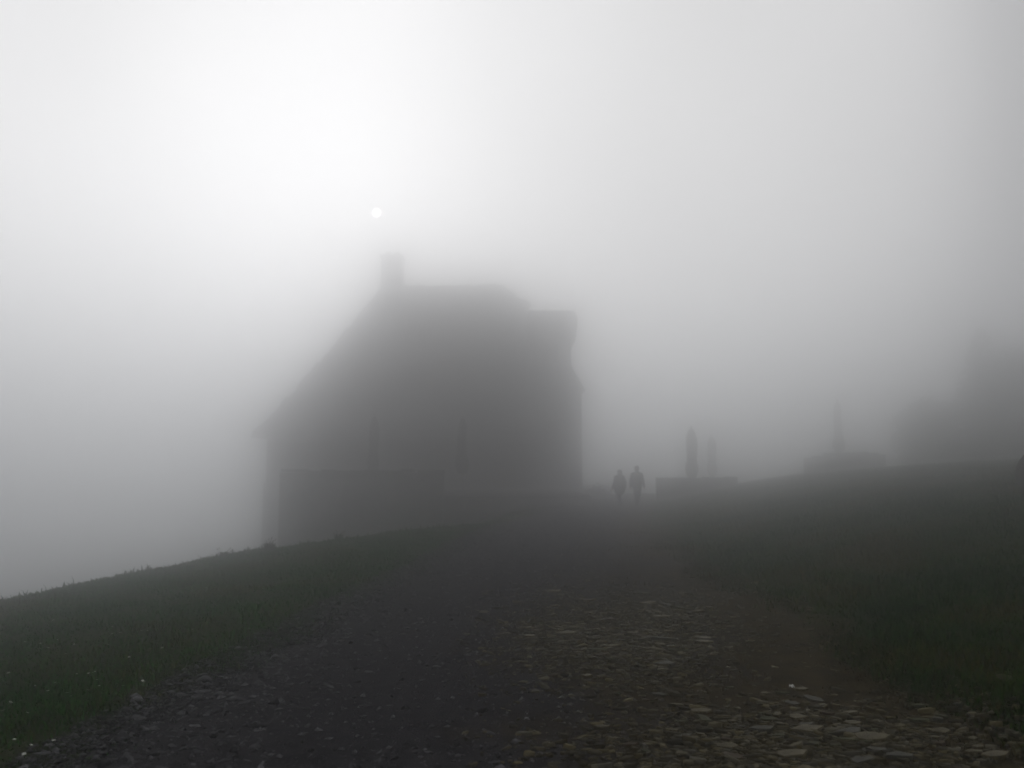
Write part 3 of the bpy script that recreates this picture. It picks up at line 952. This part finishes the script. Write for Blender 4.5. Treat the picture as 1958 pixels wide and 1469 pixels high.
# ------------------------------------------------------------------ grass (uncountable)
def grass(name, label, region, n, seed, hgt, cols):
    rng = np.random.default_rng(seed)
    x, y = region(rng, n)
    n = len(x)
    cl = fbm(x * 1.7 + 11, y * 1.7 + 4, 3)
    dist = np.hypot(x, y)
    h = hgt * (.5 + .8 * rng.random(n) + .9 * rng.random(n) ** 8) * (.15 + 1.7 * cl)
    wd = (.0022 + .00055 * dist) * (.7 + .6 * rng.random(n))
    a = rng.random(n) * 6.283
    lean = (.2 + .9 * rng.random(n)) * h
    z = Hn(x, y) - .01
    dx, dy = np.cos(a), np.sin(a)
    P = np.stack([x, y, z], -1)
    D = np.stack([dx, dy, 0 * dx], -1)
    S = np.stack([-dy, dx, 0 * dx], -1)
    up = np.array([0, 0, 1.0])
    b0, b1 = P - S * wd[:, None], P + S * wd[:, None]
    m = P + D * (lean * .3)[:, None] + up * (h * .62)[:, None]
    m0, m1 = m - S * (wd * .75)[:, None], m + S * (wd * .75)[:, None]
    tp = P + D * lean[:, None] + up * (h * .92)[:, None]
    V = np.stack([b0, b1, m0, m1, tp], 1).reshape(-1, 3)
    f = np.array([(0, 1, 3), (0, 3, 2), (2, 3, 4)])
    T = (np.arange(n)[:, None, None] * 5 + f[None]).reshape(-1, 3)
    C = np.array(cols)
    pick = np.clip((fbm(x * .8 + 60, y * .8 + 20, 3) - .3) * 2.2 + rng.normal(size=n) * .22, 0, .999)
    c = C[(pick * len(C)).astype(int)] * (.65 + .7 * rng.random(n))[:, None]
    o = obj(name, fast_mesh(name, V, T, np.repeat(c, 5, 0)), M_blade)
    tag(o, label, 'grass', kind='stuff')
def left_region(rng, n):
    y = 2.8 * (34 / 2.8) ** rng.random(n)
    xl = path_mid(y) - path_half(y)
    wl = np.minimum(y * .62 + 3, 9.5)
    x = xl + .35 - rng.random(n) ** .9 * wl
    edge = np.clip((xl + .35 - x) / .9, 0, 1)
    k = rng.random(n) < .15 + .85 * edge * (.5 + fbm(x * 1.5, y * 1.5, 2))
    return x[k], y[k]
def crest_region(rng, n):
    y = 6 * (30 / 6.0) ** rng.random(n)
    xc = np.interp(y, [-30, 5, 11, 18, 22, 25, 28, 34, 80], [-8.2, -8.0, -7.5, -6.3, -4.7, -2.9, -0.9, 0.3, 1.0])
    x = xc + rng.normal(0.2, .7, n)
    k = rng.random(n) < np.clip((fbm(x * .9 + 70, y * .9 + 12, 3) - .42) * 5, 0.05, 1)
    k &= x < path_mid(y) - path_half(y) - .3
    return x[k], y[k]
def right_region(rng, n):
    y = 3.2 * (44 / 3.2) ** rng.random(n)
    xr = path_mid(y) + path_half(y)
    x = xr - .25 + rng.random(n) * (y * .62 + 3.0)
    edge = np.clip((x - xr + .25) / .6, 0, 1)
    k = rng.random(n) < .08 + .92 * edge * (.45 + fbm(x * 1.1 + 8, y * 1.1, 2))
    k &= ~((x > 7.5) & (x < 11.9) & (y > 43.8) & (y < 44.7))
    return x[k], y[k]
def verge_region(rng, n):
    y = 3.0 * (22 / 3.0) ** rng.random(n)
    xr = path_mid(y) + path_half(y)
    x = xr - 2.0 * rng.random(n) ** 1.4 + .3
    k = rng.random(n) < np.clip((fbm(x * 1.6 + 33, y * 1.6 + 2, 3) - .38) * 4, 0, 1)
    return x[k], y[k]
grass('grass', 'short dark green grass on the slope left of the path', left_region, 170000, 1, .045,
      [(.010, .066, .005), (.014, .086, .007), (.024, .094, .009), (.038, .088, .012), (.058, .068, .015)])
grass('grass', 'rough dark grass covering the bank right of the path', right_region, 190000, 2, .07,
      [(.006, .038, .003), (.012, .052, .004), (.024, .060, .005), (.046, .066, .008), (.064, .054, .011)])
grass('tall_grass', 'taller thin grass stems along the crest of the left slope', crest_region, 9000, 6, .085,
      [(.016, .04, .008), (.026, .044, .010), (.040, .042, .014), (.05, .044, .018)])
grass('dry_grass', 'sparse brown grass and moss on the earth between stones and bank', verge_region, 70000, 3, .04,
      [(.050, .036, .014), (.058, .042, .018), (.036, .030, .010), (.030, .040, .010)])

# ------------------------------------------------------------------ small white flowers in the left grass
fl = [(70, 668), (307, 782), (480, 757), (893, 315), (987, 246), (1056, 300), (1244, 283), (1297, 282), (947, 408), (1050, 432), (1133, 524),
      (577, 491), (648, 406), (423, 437), (504, 366), (217, 385), (672, 678), (775, 672), (827, 661), (850, 731), (870, 787), (1021, 769), (1080, 787),
      (1070, 730), (1254, 742), (623, 878), (90, 934), (18, 1012), (237, 1033), (122, 1278), (270, 1330), (205, 1412), (465, 1287), (1527, 143),
      (1693, 272), (990, 310), (765, 825), (418, 830), (590, 850), (1425, 440), (1233, 482), (60, 517), (466, 186), (350, 397)]
def flower_mesh():
    V, F = [], []
    n = 8
    for j in range(n):
        a = 2 * math.pi * j / n
        k = len(V)
        for r, da, z in ((.25, 0, .0), (.8, -.28, .1), (1.05, 0, .06), (.8, .28, .1)):
            V.append((r * math.cos(a + da), r * math.sin(a + da), z))
        F += [(k, k + 1, k + 2, k + 3)]
    k = len(V)
    for j in range(6):
        a = 2 * math.pi * j / 6
        V.append((.3 * math.cos(a), .3 * math.sin(a), .06))
    V.append((0, 0, .2)); 
    for j in range(6):
        F.append((k + j, k + (j + 1) % 6, k + 6))
    k = len(V)
    for zz in (0, -6):
        for j in range(3):
            a = 2 * math.pi * j / 3
            V.append((.08 * math.cos(a), .08 * math.sin(a), zz))
    for j in range(3):
        F.append((k + j, k + (j + 1) % 3, k + 3 + (j + 1) % 3, k + 3 + j))
    me = bpy.data.meshes.new('flower')
    me.from_pydata(V, [], F)
    me.materials.append(M_petal)
    me.materials.append(mat('flower_stem', (.02, .03, .012), (.03, .04, .018)))
    for p in me.polygons:
        p.material_index = 1 if p.index >= 14 else 0
    return me
FLM = flower_mesh()
for cx_, cy_ in fl:
    x, y = px2ground(cx_ / 4.605, 1150 + cy_ / 4.605 + 6)
    o = bpy.data.objects.new('flower', FLM)
    COL.objects.link(o)
    s = rnd.uniform(.008, .015)
    o.location = (x, y, gz(x, y) + .06)
    o.scale = (s, s, .009)
    o.rotation_euler = (rnd.uniform(-.4, .4), rnd.uniform(-.4, .4), rnd.uniform(0, 6))
    tag(o, 'tiny white flower in the short grass left of the path', 'flower', 'white flowers in the left grass')

# crumpled scrap of paper on the earth
x, y = px2ground(1515, 1327)
rg = np.random.default_rng(8)
bm = bmesh.new()
bmesh.ops.create_grid(bm, x_segments=7, y_segments=7, size=.5)
for v in bm.verts:
    v.co.z += rg.normal() * .13 + .25 * abs(v.co.x) * abs(v.co.y)
    v.co.x += rg.normal() * .05
    v.co.y += rg.normal() * .05
r_ = bmesh.ops.solidify(bm, geom=bm.faces[:], thickness=.03)
me = bpy.data.meshes.new('paper_scrap'); bm.to_mesh(me); bm.free()
o = obj('paper_scrap', me, M_paper)
o.location = (x, y, float(path_z(x, y)) + .022)
o.scale = (.036, .03, .05)
o.rotation_euler = (.3, .2, .6)
tag(o, 'small crumpled white scrap on the brown earth at lower right', 'paper')

# ------------------------------------------------------------------ fog
hz = MB().box(-384, -384, -54.0, 384, 384, 18.9).build('haze', None)
m = bpy.data.materials.new('fog')
m.use_nodes = True
t = m.node_tree
t.nodes.clear()
out = t.nodes.new('ShaderNodeOutputMaterial')
v = t.nodes.new('ShaderNodeVolumePrincipled')
v.inputs['Color'].default_value = (0.985, 0.987, 0.99, 1)
v.inputs['Density'].default_value = 0.051
v.inputs['Anisotropy'].default_value = 0.961
t.links.new(v.outputs[0], out.inputs['Volume'])
hz.data.materials.append(m)
tag(hz, 'thick grey fog filling the air over the hillside', 'fog', kind='stuff')
